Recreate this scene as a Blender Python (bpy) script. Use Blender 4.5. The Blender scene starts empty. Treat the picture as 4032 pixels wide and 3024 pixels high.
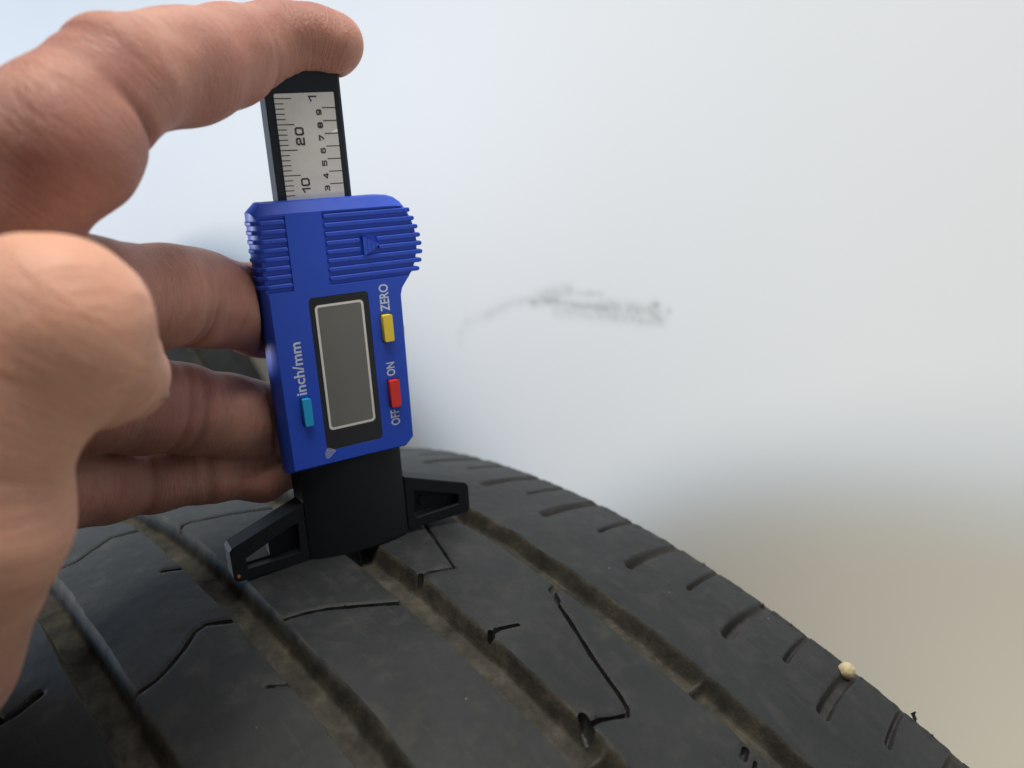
import bpy, bmesh, math, random
import numpy as np
from mathutils import Matrix, Vector

random.seed(7)
rng = np.random.default_rng(7)
S = bpy.context.scene
COL = S.collection
MM = 0.001
TR, TRC, TZ = 318.3, 249.0, 318.3           # tyre radius, crown radius, hub height (mm)

# ------------------------------------------------------------------ camera
cam_d = bpy.data.cameras.new('camera')
cam = bpy.data.objects.new('camera', cam_d)
COL.objects.link(cam)
cam.matrix_world = Matrix((
    (0.7379555, 0.2625929, -0.6216644, -0.063125),
    (-0.6735417, 0.2292732, -0.7026915, -0.1485217),
    (-0.0419908, 0.9372720, 0.3460607, 0.7350824),
    (0, 0, 0, 1)))
cam_d.sensor_fit = 'HORIZONTAL'
cam_d.sensor_width = 36
cam_d.lens = 27.036
cam_d.clip_start = 0.01
cam_d.clip_end = 50
cam_d.dof.use_dof = True
cam_d.dof.focus_distance = 0.166
cam_d.dof.aperture_fstop = 12.5
S.camera = cam

# ------------------------------------------------------------------ world, lamps, exposure
world = bpy.data.worlds.new('World')
S.world = world
world.use_nodes = True
world.node_tree.nodes['Background'].inputs['Color'].default_value = (1.0, 0.97, 0.90, 1)
world.node_tree.nodes['Background'].inputs['Strength'].default_value = 0.14


def lamp(name, loc, target, size, power, color, size_y=None):
    d = bpy.data.lights.new(name, 'AREA')
    d.energy = power
    d.color = color
    d.size = size
    if size_y:
        d.shape = 'RECTANGLE'
        d.size_y = size_y
    o = bpy.data.objects.new(name, d)
    COL.objects.link(o)
    o.location = loc
    o.rotation_euler = (Vector(target) - Vector(loc)).to_track_quat('-Z', 'Y').to_euler()
    return o


lamp('window_lamp', (-3.1, 4.3, 0.36), (0.2, 0.1, 0.66), 1.2, 132, (1.0, 0.90, 0.80))
lamp('sky_lamp', (-3.1, 4.3, 1.02), (0.2, 0.1, 0.66), 1.1, 122, (0.30, 0.61, 1.0))
lamp('ceiling_lamp', (-0.02, -0.08, 1.52), (-0.03, -0.02, 0.68), 0.42, 9.6, (1.0, 0.95, 0.84))
lamp('floor_bounce_lamp', (0.09, -0.47, 0.33), (0.2, -0.06, 0.53), 0.16, 0.46, (1.0, 0.91, 0.67)).data.spread = math.radians(75)
S.view_settings.view_transform = 'Standard'
S.view_settings.look = 'None'
S.view_settings.gamma = 1
S.view_settings.exposure = 0


# ------------------------------------------------------------------ helpers
def link(name, me, parent=None, mats=(), smooth=True):
    o = bpy.data.objects.new(name, me)
    COL.objects.link(o)
    for m in mats:
        me.materials.append(m)
    if parent is not None:
        o.parent = parent
    if smooth:
        me.polygons.foreach_set('use_smooth', np.ones(len(me.polygons), bool))
    return o


def raw_mesh(name, V, Q):
    """numpy vertices (n,3) and quads (m,4) or tris (m,3) -> mesh"""
    me = bpy.data.meshes.new(name)
    k = Q.shape[1]
    me.vertices.add(len(V))
    me.vertices.foreach_set('co', np.ascontiguousarray(V, np.float32).ravel())
    me.loops.add(Q.size)
    me.loops.foreach_set('vertex_index', np.ascontiguousarray(Q, np.int32).ravel())
    me.polygons.add(len(Q))
    me.polygons.foreach_set('loop_start', np.arange(0, Q.size, k, dtype=np.int32))
    me.polygons.foreach_set('loop_total', np.full(len(Q), k, np.int32))
    me.update(calc_edges=True)
    return me


def tag(o, label, cat, group=None, kind=None):
    o['label'] = label
    o['category'] = cat
    if group:
        o['group'] = group
    if kind:
        o['kind'] = kind
    return o


def smoothstep(a, b, x):
    t = np.clip((x - a) / (b - a), 0, 1)
    return t * t * (3 - 2 * t)


def vnoise(p, seed=0):
    """cheap smooth value noise, p (...,k) -> [-1,1]"""
    p = np.asarray(p, np.float64)
    k = p.shape[-1]
    i = np.floor(p).astype(np.int64)
    f = p - i
    f = f * f * (3 - 2 * f)
    out = 0
    for c in range(1 << k):
        w = 1.0
        h = np.full(p.shape[:-1], 1013 * seed + 77, np.int64)
        for d in range(k):
            b = (c >> d) & 1
            h = h * 374761393 + (i[..., d] + b) * (668265263 + 982451653 * d)
            w = w * (f[..., d] if b else 1 - f[..., d])
        h = (h ^ (h >> 13)) * 1274126177
        h = (h ^ (h >> 16)) & 0xFFFF
        out = out + w * (h / 32767.5 - 1)
    return out


class NT:
    def __init__(self, name):
        self.m = bpy.data.materials.new(name)
        self.m.use_nodes = True
        self.t = self.m.node_tree
        self.b = self.t.nodes['Principled BSDF']

    def n(self, typ, **kw):
        nd = self.t.nodes.new(typ)
        for k, v in kw.items():
            if k in nd.inputs:
                nd.inputs[k].default_value = v
            else:
                setattr(nd, k, v)
        return nd

    def l(self, a, b):
        self.t.links.new(a, b)

    def noise(self, scale, detail=4, rough=0.6, vec=None):
        nd = self.n('ShaderNodeTexNoise')
        nd.inputs['Scale'].default_value = scale
        nd.inputs['Detail'].default_value = detail
        nd.inputs['Roughness'].default_value = rough
        if vec is None:
            if not hasattr(self, 'tc'):
                self.tc = self.n('ShaderNodeTexCoord')
            vec = self.tc.outputs['Object']
        self.l(vec, nd.inputs['Vector'])
        return nd.outputs['Fac']

    def ramp(self, fac, stops):
        nd = self.n('ShaderNodeValToRGB')
        el = nd.color_ramp.elements
        while len(el) < len(stops):
            el.new(0.5)
        for e, (p, c) in zip(el, stops):
            e.position = p
            e.color = (*c, 1) if len(c) == 3 else c
        self.l(fac, nd.inputs['Fac'])
        return nd.outputs['Color']

    def mix(self, fac, a, b):
        nd = self.n('ShaderNodeMix', data_type='RGBA')
        for s, v in ((nd.inputs[0], fac), (nd.inputs[6], a), (nd.inputs[7], b)):
            if hasattr(v, 'is_output'):
                self.l(v, s)
            else:
                s.default_value = v if isinstance(v, (int, float)) else (*v, 1)
        return nd.outputs[2]

    def bump(self, h, strength=0.3, dist=0.0002, normal=None):
        nd = self.n('ShaderNodeBump')
        nd.inputs['Strength'].default_value = strength
        nd.inputs['Distance'].default_value = dist
        self.l(h, nd.inputs['Height'])
        if normal is not None:
            self.l(normal, nd.inputs['Normal'])
        return nd.outputs['Normal']

    def set(self, **kw):
        for k, v in kw.items():
            k = k.replace('_', ' ')
            s = self.b.inputs[k]
            if hasattr(v, 'is_output'):
                self.l(v, s)
            else:
                s.default_value = (*v, 1) if isinstance(v, tuple) and len(v) == 3 and s.type == 'RGBA' else v
        return self.m


# ------------------------------------------------------------------ materials
def mat_rubber():
    t = NT('tread_rubber')
    t.set(Specular_IOR_Level=.26, Sheen_Weight=.08, Sheen_Roughness=.45, Sheen_Tint=(.9, .92, .95))
    big = t.noise(38, 5, .6)
    mid = t.noise(170, 5, .65)
    fine = t.noise(1500, 3, .6)
    c = t.ramp(big, [(.33, (.0070, .0092, .0112)), (.67, (.0165, .0195, .0218))])
    dust = t.ramp(mid, [(.50, (0, 0, 0)), (.72, (1, 1, 1))])
    dm = t.n('ShaderNodeMath', operation='MULTIPLY')
    t.l(dust, dm.inputs[0]); dm.inputs[1].default_value = .36
    c = t.mix(dm.outputs[0], c, (.056, .053, .046))
    mp = t.n('ShaderNodeMapping')
    t.l(t.tc.outputs['Object'], mp.inputs['Vector'])
    mp.inputs['Scale'].default_value = (900, 60, 60)
    streak = t.ramp(t.noise(1.0, 3, .6, mp.outputs[0]), [(.60, (0, 0, 0)), (.80, (.30,) * 3)])
    c = t.mix(streak, c, (.055, .055, .054))
    sp = t.ramp(t.noise(620, 1, .5), [(.815, (0, 0, 0)), (.84, (.7, .7, .7))])
    c = t.mix(sp, c, (.22, .21, .19))
    nrm = t.bump(fine, .35, .00012)
    nrm = t.bump(mid, .25, .0004, nrm)
    return t.set(Base_Color=c, Roughness=t.ramp(mid, [(.3, (.50,) * 3), (.7, (.68,) * 3)]), Normal=nrm)


def mat_groove():
    t = NT('groove_rubber_with_dried_mud')
    mud = t.noise(120, 6, .7)
    c = t.ramp(mud, [(.34, (.018, .0172, .0155)), (.54, (.042, .0395, .0335)), (.76, (.092, .083, .065))])
    nrm = t.bump(t.noise(700, 5, .7), .6, .0004)
    return t.set(Base_Color=c, Roughness=.78, Normal=nrm, Specular_IOR_Level=.2)


def mat_slot():
    t = NT('slot_rubber')
    c = t.ramp(t.noise(160, 4, .6), [(.4, (.007, .007, .008)), (.72, (.028, .026, .022))])
    return t.set(Base_Color=c, Roughness=.6)


def mat_sipe():
    t = NT('sipe_rubber')
    c = t.ramp(t.noise(300, 2, .5), [(.4, (.010, .0105, .011)), (.75, (.024, .024, .023))])
    return t.set(Base_Color=c, Roughness=.45)


def mat_side():
    t = NT('sidewall_rubber')
    c = t.ramp(t.noise(60, 4, .6), [(.35, (.028, .028, .029)), (.7, (.045, .044, .042))])
    return t.set(Base_Color=c, Roughness=.6)


def plain(name, col, rough=.5, grain=0., **kw):
    t = NT(name)
    v = t.noise(90, 4, .6)
    c = t.mix(v, tuple(x * .93 for x in col), tuple(min(1, x * 1.07) for x in col))
    if grain:
        kw['Normal'] = t.bump(t.noise(2600, 2, .5), grain, .00008)
    return t.set(Base_Color=c, Roughness=rough, **kw)


def mat_blue():
    t = NT('blue_housing_plastic')
    v = t.noise(70, 4, .6)
    c = t.mix(v, (.009, .060, .50), (.012, .068, .56))
    dust = t.ramp(t.noise(1100, 1, .5), [(.80, (0, 0, 0)), (.83, (1, 1, 1))])
    dm = t.n('ShaderNodeMath', operation='MULTIPLY')
    t.l(dust, dm.inputs[0]); dm.inputs[1].default_value = .35
    c = t.mix(dm.outputs[0], c, (.40, .45, .60))
    return t.set(Base_Color=c, Roughness=t.ramp(t.noise(140, 5, .65), [(.35, (.46,) * 3), (.7, (.62,) * 3)]), Normal=t.bump(t.noise(3000, 2, .5), .16, .00006))


def mat_skin():
    t = NT('skin')
    big = t.noise(55, 4, .55)
    mot = t.noise(190, 5, .7)
    c = t.ramp(big, [(.33, (.325, .146, .118)), (.52, (.392, .192, .150)), (.70, (.455, .246, .185))])
    red = t.ramp(mot, [(.46, (0, 0, 0)), (.72, (1, 1, 1))])
    dm = t.n('ShaderNodeMath', operation='MULTIPLY')
    t.l(red, dm.inputs[0]); dm.inputs[1].default_value = .38
    c = t.mix(dm.outputs[0], c, (.33, .118, .092))
    pale = t.ramp(t.noise(330, 4, .65), [(.56, (0, 0, 0)), (.76, (1, 1, 1))])
    dp = t.n('ShaderNodeMath', operation='MULTIPLY')
    t.l(pale, dp.inputs[0]); dp.inputs[1].default_value = .30
    c = t.mix(dp.outputs[0], c, (.46, .30, .24))
    th = t.n('ShaderNodeAttribute', attribute_name='thumb_skin')
    dt = t.n('ShaderNodeMath', operation='MULTIPLY')
    t.l(th.outputs['Fac'], dt.inputs[0]); dt.inputs[1].default_value = .62
    c = t.mix(dt.outputs[0], c, (.66, .37, .26))
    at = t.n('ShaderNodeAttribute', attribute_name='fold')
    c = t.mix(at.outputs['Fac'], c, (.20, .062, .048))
    # fine lines running across each finger, from the skin's own coordinates
    su = t.n('ShaderNodeAttribute', attribute_name='skin_flow')
    wr = t.noise(1.0, 4, .62, su.outputs['Vector'])
    ridge = t.ramp(wr, [(.38, (0, 0, 0)), (.50, (1, 1, 1)), (.62, (.25,) * 3)])
    vo = t.n('ShaderNodeTexVoronoi', feature='DISTANCE_TO_EDGE')
    vo.inputs['Scale'].default_value = 1250
    t.l(t.tc.outputs['Object'], vo.inputs['Vector'])
    nrm = t.bump(t.ramp(vo.outputs['Distance'], [(.0, (0, 0, 0)), (.18, (1, 1, 1))]), .34, .00014)
    nrm = t.bump(ridge, .48, .00032, nrm)
    nrm = t.bump(t.noise(300, 6, .7), .30, .0005, nrm)
    c = t.mix(t.ramp(wr, [(.30, (.35,) * 3), (.46, (0, 0, 0))]), c, (.25, .095, .072))
    m = t.set(Base_Color=c, Roughness=.50, Normal=nrm, Subsurface_Weight=.7,
              Subsurface_Radius=(1.0, .28, .14), Subsurface_Scale=.0035)
    t.b.inputs['Specular IOR Level'].default_value = .42
    return m


def mat_wall():
    t = NT('white_painted_wall')
    a = t.noise(9, 4, .5)
    c = t.mix(a, (.80, .80, .795), (.84, .84, .835))
    at = t.n('ShaderNodeAttribute', attribute_name='scuff')
    c = t.mix(at.outputs['Fac'], c, (.16, .15, .13))
    return t.set(Base_Color=c, Roughness=.55, Normal=t.bump(t.noise(600, 3, .6), .06, .0003))


def mat_foil():
    t = NT('silver_foil_label')
    v = t.noise(260, 5, .65)
    c = t.mix(v, (.58, .585, .59), (.68, .68, .68))
    return t.set(Base_Color=c, Metallic=.35, Roughness=.42, Normal=t.bump(v, .12, .0003))


M = dict(
    rubber=mat_rubber(), groove=mat_groove(), slot=mat_slot(), sipe=mat_sipe(), side=mat_side(),
    blue=mat_blue(), skin=mat_skin(), wall=mat_wall(), foil=mat_foil(),
    black=plain('black_base_plastic', (.0045, .0072, .0108), .55, .25, **{'Specular_IOR_Level': .28}),
    slide=plain('dark_slide_plastic', (.013, .019, .030), .6, .15, **{'Specular_IOR_Level': .22}),
    bezel=plain('black_window_sticker', (.016, .017, .021), .22),
    lcd=plain('grey_display_glass', (.15, .153, .147), .07),
    silver=plain('pale_silver_print', (.66, .66, .65), .4),
    ink=plain('dark_ink', (.02, .018, .028), .6),
    white=plain('pale_blue_white_print', (.55, .62, .74), .5),
    yellow=plain('yellow_button_plastic', (.78, .60, .055), .45),
    red=plain('red_button_plastic', (.66, .030, .028), .45),
    cyan=plain('light_blue_button_plastic', (.010, .33, .66), .45),
    pin=plain('dark_steel', (.05, .05, .055), .3, Metallic=.8),
    nail=plain('fingernail', (.46, .27, .21), .3, Subsurface_Weight=.3, Subsurface_Radius=(1, .4, .2), Subsurface_Scale=.002),
    orange=plain('rust_orange_speck', (.45, .12, .02), .6),
    stone=None,
)
_t = NT('cream_pebble')
M['stone'] = _t.set(Base_Color=_t.ramp(_t.noise(500, 4, .6), [(.35, (.38, .31, .17)), (.7, (.62, .55, .37))]), Roughness=.6,
                    Normal=_t.bump(_t.noise(1200, 4, .6), .5, .0004))
_t = NT('clear_adhesive')
M['glue'] = _t.set(Base_Color=(.75, .78, .85), Roughness=.25, Alpha=.28)

# ------------------------------------------------------------------ wall
ys = np.concatenate([np.linspace(-1500, -40, 20), np.arange(-38, 250, 1.0), np.linspace(252, 3000, 40)])
zs = np.concatenate([np.linspace(0, 568, 16), np.arange(570, 670, 1.0), np.linspace(672, 2400, 20)])
YY, ZZ = np.meshgrid(ys, zs)
V = np.stack([np.full(YY.size, .200), YY.ravel() * MM, ZZ.ravel() * MM], 1)
ny, nz = len(ys), len(zs)
ii = (np.arange(nz - 1)[:, None] * ny + np.arange(ny - 1)[None]).ravel()
me = raw_mesh('wall', V, np.stack([ii, ii + ny, ii + ny + 1, ii + 1], 1))
P2 = np.stack([YY.ravel(), ZZ.ravel()], 1)
scuff = np.zeros(len(P2))


def seg_d(p, a, b):
    a, b = np.array(a, float), np.array(b, float)
    ab = b - a
    h = np.clip(((p - a) @ ab) / max(ab @ ab, 1e-9), 0, 1)
    return np.linalg.norm(p - a - h[:, None] * ab, axis=1), h


def poly_d(p, pts):
    d = np.full(len(p), 1e9)
    s = np.zeros(len(p))
    for k in range(len(pts) - 1):
        dd, h = seg_d(p, pts[k], pts[k + 1])
        m = dd < d
        d = np.where(m, dd, d)
        s = np.where(m, (k + h) / (len(pts) - 1), s)
    return d, s


near = (P2[:, 0] > 10) & (P2[:, 0] < 248) & (P2[:, 1] > 571) & (P2[:, 1] < 669)
q = P2[near]
blotch = .5 + .5 * vnoise(q / [5.0, 2.2], 3)
blotch2 = .5 + .5 * vnoise(q / [2.0, 1.4], 5)
f = np.zeros(len(q))
for pts, w, amt in (
        ([(193, 604), (192.3, 610.4), (184.8, 617.2)], 3.2, .17), ([(186, 617), (170, 623.3)], 3.2, .22),
        ([(170, 622.4), (160.6, 628.2), (145.8, 634.8), (131.9, 638.6)], 2.8, .34),
        ([(132, 638), (117.7, 643.8), (104, 647.4)], 3.4, .46), ([(130, 637.8), (111.5, 641.8)], 2.6, .86),
        ([(107, 641), (94.7, 641.1), (80, 643.2)], 2.3, .78), ([(114, 636), (91, 638.4), (68, 640.9), (50, 642.8)], 3.2, .40),
        ([(99, 647), (84, 648.9)], 1.7, .40), ([(84, 643.6), (66, 644.8), (52, 644.7)], 3.2, .46),
        ([(60, 644.3), (52, 648.6)], 2.2, .50), ([(45.5, 647.2), (45, 647.6)], 1.6, .30)):
    d, s = poly_d(q, pts)
    f = np.maximum(f, amt * np.exp(-(d / w) ** 2) * np.clip(.50 + .50 * (blotch - .4) + .20 * blotch2, 0, 1) * (.75 + .5 * (vnoise(q / 1.1, 8) > .1) * smoothstep(120, 60, q[:, 0])))
scuff[near] = f
at = me.attributes.new('scuff', 'FLOAT', 'POINT')
at.data.foreach_set('value', scuff.astype(np.float32))
wall = link('wall', me, None, [M['wall']])
tag(wall, 'smooth white wall behind the tyre with a dark curved scuff mark', 'wall')

# ------------------------------------------------------------------ tyre tread
GROOVES = [(-48.6, -40.2), (-19.4, -11.3), (9.7, 18.5), (41.5, 50.1)]
TE = 90.0                                    # tread edge
SIPES = [  # rib, (u, v) points in mm, width, depth
    ([(-2, 35.3), (4.1, 33.1), (24.0, 26.6)], 1.2, 2.2),
    ([(24.2, 26.4), (23.2, 23.2), (22.4, 21.1), (22.6, 18.0)], 1.15, 1.5),
    ([(47.7, 25.1), (46.3, 21.0), (46.6, 18.0)], 1.2, 3.0),
    ([(46.5, 37.8), (53.1, 35.4), (63.7, 31.4), (73.3, 28.6), (75.8, 27.7), (77.0, 26.4), (76.4, 24.8), (74.6, 21.0), (74.1, 17.8)], 1.25, 3.2),
    ([(42.9, 41.8), (43.2, 39.8), (46.5, 38.2)], 2.6, 1.7),
    ([(95.0, 40.6), (95.8, 38.6)], 1.9, 2.2),
    ([(97.6, 40.0), (98.6, 37.6), (108, 34), (128, 27)], 1.3, 3.0),
    ([(15.4, -11.5), (16.8, -7.2), (18.8, -3.3), (27.6, 9.6)], 1.25, 2.6),
    ([(27.6, 9.4), (31.1, 10.0), (36, 9.9)], 1.5, 1.6),
    ([(-55.9, -41), (-54.4, -35.4), (-57.2, -30.2), (-59.8, -25.2), (-55.3, -19.0)], 1.2, 2.6),
    ([(-24.2, -22.9), (-20.4, -18.8)], 1.1, 2.4),
    ([(12.3, -41.5), (11.9, -36.8), (10.6, -33.8), (7.9, -29.7), (4.8, -26.2), (4.4, -23.7), (8.1, -18.8)], 1.35, 2.8),
    ([(29.5, -22.4), (32.6, -18.8)], .9, 1.6),
    ([(-43.0, -12.1), (-45.4, -10.5), (-45.1, -8.9), (-40.1, -1.0), (-33.3, 9.2)], 1.0, 2.4),
    ([(-9, -62), (-3.7, -61.0), (-3.5, -58.4), (-4.5, -54)], 2.2, 3.0),
    ([(75, -12), (77, -7), (88, 10)], 1.0, 2.6),
    ([(70, -41), (68, -33), (62, -26), (65, -19)], 1.3, 2.8),
    ([(72.4, 18.9), (74.0, 18.3), (75.4, 17.6)], 2.6, 4.4),
    ([(46.0, 18.9), (47.2, 18.2)], 1.7, 4.4),
    ([(22.0, 18.6), (23.2, 18.0)], 1.9, 3.6),
]
HOLES = {17, 18, 19}
SLOTS = [(-101.5, 1), (-87.0, 0), (-72.3, 1), (-58, 0), (-43.0, 1), (-30.2, 0), (-12.4, 1), (-1.2, 0), (13.6, 1), (27.6, 0),
         (44.8, 1), (58.1, 0), (74.4, 1), (86.2, 0), (99.6, 1), (112.0, 0), (126.0, 1), (139.0, 0), (152.0, 1)]
PITS = []
BARS = [(79.5, 3), (79.4, 2)]

u_f = np.arange(-118, 168, .31)
u_c = np.linspace(168, 2 * math.pi * TR - 118, 230)[:-1]
U = np.concatenate([u_f, u_c])
FINE = .31
v_in = np.concatenate([np.arange(-90, -64, 1.2), np.arange(-64, 88.6, .31), np.arange(88.6, TE + .01, .2)])
for _g, (_a, _b) in enumerate(GROOVES):          # mesh lines run exactly along the groove edges
    for _x in (_a, _b):
        v_in[np.argmin(np.abs(v_in - _x))] = _x
side_prof = [(.5, .12), (1.1, .6), (1.8, 1.5), (3.0, 4.0), (5.5, 11), (9, 22), (14, 42), (17, 60), (15, 80), (8, 98), (-2, 112)]
rE = TR - TE * TE / (2 * TRC)
v_all = np.concatenate([[-TE - a for a, b in side_prof[::-1]], v_in, [TE + a for a, b in side_prof]])
r_all = np.concatenate([[rE - b for a, b in side_prof[::-1]], TR - v_in ** 2 / (2 * TRC), [rE - b for a, b in side_prof]])
nv, nu = len(v_all), len(U)
Ug, Vg = np.meshgrid(U, v_all, indexing='ij')
base_r = np.broadcast_to(r_all, Ug.shape)


def poly_near(p, pts):
    d = np.full(len(p), 1e9)
    nn = np.zeros((len(p), 2))
    for k in range(len(pts) - 1):
        a, b = np.array(pts[k], float), np.array(pts[k + 1], float)
        ab = b - a
        h = np.clip(((p - a) @ ab) / (ab @ ab), 0, 1)
        c = a + h[:, None] * ab
        dd = np.linalg.norm(p - c, axis=1)
        m = dd < d
        d = np.where(m, dd, d)
        nn[m] = c[m]
    return d, nn


def groove_warp(u, v):
    w = np.zeros(u.shape)
    for g, (a, b) in enumerate(GROOVES):
        for e, x in enumerate((a, b)):
            q = np.stack([u, np.full(u.shape, 5.3 * g + 2.1 * e)], -1)
            w = w + np.exp(-((v - x) / 2.2) ** 2) * (.34 * vnoise(q / [10., 1], 1) + .14 * vnoise(q / [2.6, 1], 2))
    return w


def half_width(p, k, w):
    return w * .40 * (1 + .26 * vnoise(p / 2.6, 40 + k))


def snap_to_sipes(u, v):
    for k, (pts, w, dep) in enumerate(SIPES):
        a = np.array(pts)
        lo, hi = a.min(0) - 3, a.max(0) + 3
        m = np.nonzero((u > lo[0]) & (u < hi[0]) & (v > lo[1]) & (v < hi[1]))
        p = np.stack([u[m], v[m]], 1)
        d, c = poly_near(p, pts)
        e = d - half_width(p, k, w)
        t = (np.abs(e) < FINE * .74) & (d > .04)
        p2 = p - np.where(t, e, 0)[:, None] * (p - c) / np.maximum(d, 1e-6)[:, None]
        u[m], v[m] = p2[:, 0], p2[:, 1]
    return u, v


def depth_field(u, v, vn=None):
    """depth below the tread in mm, and the id of the feature that made it"""
    vn = v if vn is None else vn
    D = np.zeros(u.shape)
    L = np.zeros(u.shape, np.int16)                      # 0 rib, 1-4 groove, 100+ sipe, 200+ slot
    for g, (a, b) in enumerate(GROOVES):
        lw = smoothstep(a - .02, a + 1.4, vn)
        rw = 1 - smoothstep(b - 2.3, b + .02, vn)
        floor = 4.7 + .32 * vnoise(np.stack([u / 3., v / 2.], -1), 7 + g) + .12 * vnoise(np.stack([u / .9, v / .9], -1), 17 + g)
        for ub, gi in BARS:
            if gi == g:
                floor = floor - 2.6 * np.exp(-((u - ub) / .9) ** 2)
        d = floor * lw * rw
        L = np.where((vn > a) & (vn < b), g + 1, L)
        D = np.maximum(D, d)
    fine = (u > -117) & (u < 167) & (np.abs(v) < TE + 3)
    idx = np.nonzero(fine)
    p = np.stack([u[idx], v[idx]], 1)
    dd, ll = D[idx], L[idx]
    for k, (pts, w, dep) in enumerate(SIPES):
        a = np.array(pts)
        lo, hi = a.min(0) - 3, a.max(0) + 3
        m = np.nonzero((p[:, 0] > lo[0]) & (p[:, 0] < hi[0]) & (p[:, 1] > lo[1]) & (p[:, 1] < hi[1]))[0]
        if not len(m):
            continue
        d, _c = poly_near(p[m], pts)
        ww = half_width(p[m], k, w)
        dp = dep * (1 - smoothstep(ww - .30, ww - .015, d)) + .22 * (1 - smoothstep(ww - .05, ww + .75, d))
        hit = (d < ww - .03) & (dep > dd[m] - .4)
        ll[m] = np.where(hit & ((ll[m] == 0) | (k in HOLES)), 100 + k, ll[m])
        dd[m] = np.maximum(dd[m], dp)
    for (pu, pv, r, ex) in PITS:
        d = np.hypot((p[:, 0] - pu), (p[:, 1] - pv) * 2.0)
        dd += ex * (1 - smoothstep(r * .7, r, d))
    for k, (us, wide) in enumerate(SLOTS):
        v0 = 64.9 if wide else 72.9
        hw = 1.25 if wide else .62
        m = np.nonzero((np.abs(p[:, 0] - us) < 9) & (p[:, 1] > v0 - 2))[0]
        if not len(m):
            continue
        pu, pv = p[m, 0], p[m, 1]
        cu = us + .7 - .20 * (pv - v0) + .0045 * (pv - v0) ** 2
        x = pu - cu
        end = smoothstep(v0 - .6, v0 + (1.6 if wide else 1.0), pv - np.abs(x) * .35)
        dep = (3.1 if wide else 2.3) - .075 * np.clip(pv - v0, 0, 25)
        prof = (1 - smoothstep(hw - .3, hw + .25, x)) * smoothstep(-hw - (1.3 if wide else .7), -hw + .7, x)
        tail = 1 - smoothstep(90.2, 92.0, pv)
        dp = dep * end * prof * tail
        hit = (dp > .35) & (ll[m] == 0)
        ll[m] = np.where(hit, 200 + k, ll[m])
        dd[m] = np.maximum(dd[m], dp)
    D[idx], L[idx] = dd, ll
    # shallow wear of the running surface
    D = D + .10 * vnoise(np.stack([u / 14., v / 10.], -1), 21) + .03 * vnoise(np.stack([u / 2.6, v / 2.6], -1), 22)
    return D, L


Vn = Vg
Vg = Vg + groove_warp(Ug, Vg)
Ug, Vg = snap_to_sipes(Ug.copy(), Vg.copy())
D, _ = depth_field(Ug, Vg, Vn)
# worn, slightly ragged shoulder edge
edge = np.exp(-((np.abs(Vg) - TE) / 1.2) ** 2)
D = D + edge * .22 * vnoise(np.stack([Ug / 1.6, Vg * 0], -1), 31)
RR = base_r - D
th = Ug / TR
V = np.stack([Vg, -RR * np.sin(th), TZ + RR * np.cos(th)], -1).reshape(-1, 3) * MM
iu = np.arange(nu)
iv = np.arange(nv - 1)
A = (iu[:, None] * nv + iv[None])
Bq = (((iu + 1) % nu)[:, None] * nv + iv[None])
F = np.stack([A, Bq, Bq + 1, A + 1], -1).reshape(-1, 4)
du = np.diff(np.append(U, U[0] + 2 * math.pi * TR))
def centre(g):
    h = np.roll(g, -1, 0)
    return (g[:, :-1] + g[:, 1:] + h[:, :-1] + h[:, 1:]) / 4


uc, vc = centre(Ug), centre(Vg)
uc[-1] = U[-1] + du[-1] / 2
vn_c = centre(Vn)
_, LAB = depth_field(uc, vc, vn_c)
rib = np.searchsorted([-44, -15, 14, 46], vc)              # 0..4
rib = np.where(vc < -TE - .8, 10, np.where(vc > TE + .8, 11, rib))
LAB = np.where((rib >= 10) & (LAB < 200), 0, LAB).ravel()
rib = rib.ravel()


def part_mesh(name, sel):
    f = F[sel]
    ids, inv = np.unique(f, return_inverse=True)
    return raw_mesh(name, V[ids], inv.reshape(f.shape))


tyre = bpy.data.objects.new('tyre', None)
COL.objects.link(tyre)
tag(tyre, 'worn black tyre in front, with the gauge standing on its muddy grooves', 'tyre')
for k in (10, 11):
    link('sidewall', part_mesh('sidewall', (rib == k) & (LAB == 0)), tyre, [M['side']])
for g in range(4):
    link('groove', part_mesh('groove', LAB == g + 1), tyre, [M['groove']])
ribs = {}
for k in range(5):
    nm = 'shoulder_rib' if k in (0, 4) else 'tread_rib'
    ribs[k] = link(nm, part_mesh(nm, (rib == k) & (LAB == 0)), tyre, [M['rubber']])
for k in range(len(SIPES)):
    sel = LAB == 100 + k
    if sel.sum() > 6:
        own = int(np.bincount(rib[sel] % 10, minlength=5)[:5].argmax())
        link('sipe', part_mesh('sipe', sel), ribs[own], [M['sipe']])
for k in range(len(SLOTS)):
    sel = LAB == 200 + k
    if sel.sum() > 6:
        link('shoulder_slot', part_mesh('shoulder_slot', sel), ribs[4], [M['slot']])


def blob(name, pts, rads, mat, parent=None, seg=8):
    """small bent tube through pts (metres) with radii (metres)"""
    bm = bmesh.new()
    rings = []
    for i, (p, r) in enumerate(zip(pts, rads)):
        p = Vector(p)
        t = (Vector(pts[min(i + 1, len(pts) - 1)]) - Vector(pts[max(i - 1, 0)])).normalized()
        a = t.orthogonal().normalized()
        b = t.cross(a)
        rings.append([bm.verts.new(p + r * (math.cos(x) * a + math.sin(x) * b)) for x in
                      [2 * math.pi * j / seg for j in range(seg)]])
    for r0, r1 in zip(rings, rings[1:]):
        for j in range(seg):
            bm.faces.new((r0[j], r0[(j + 1) % seg], r1[(j + 1) % seg], r1[j]))
    bm.faces.new(rings[0][::-1])
    bm.faces.new(rings[-1])
    me = bpy.data.meshes.new(name)
    bm.to_mesh(me)
    bm.free()
    return link(name, me, parent, [mat])


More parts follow.
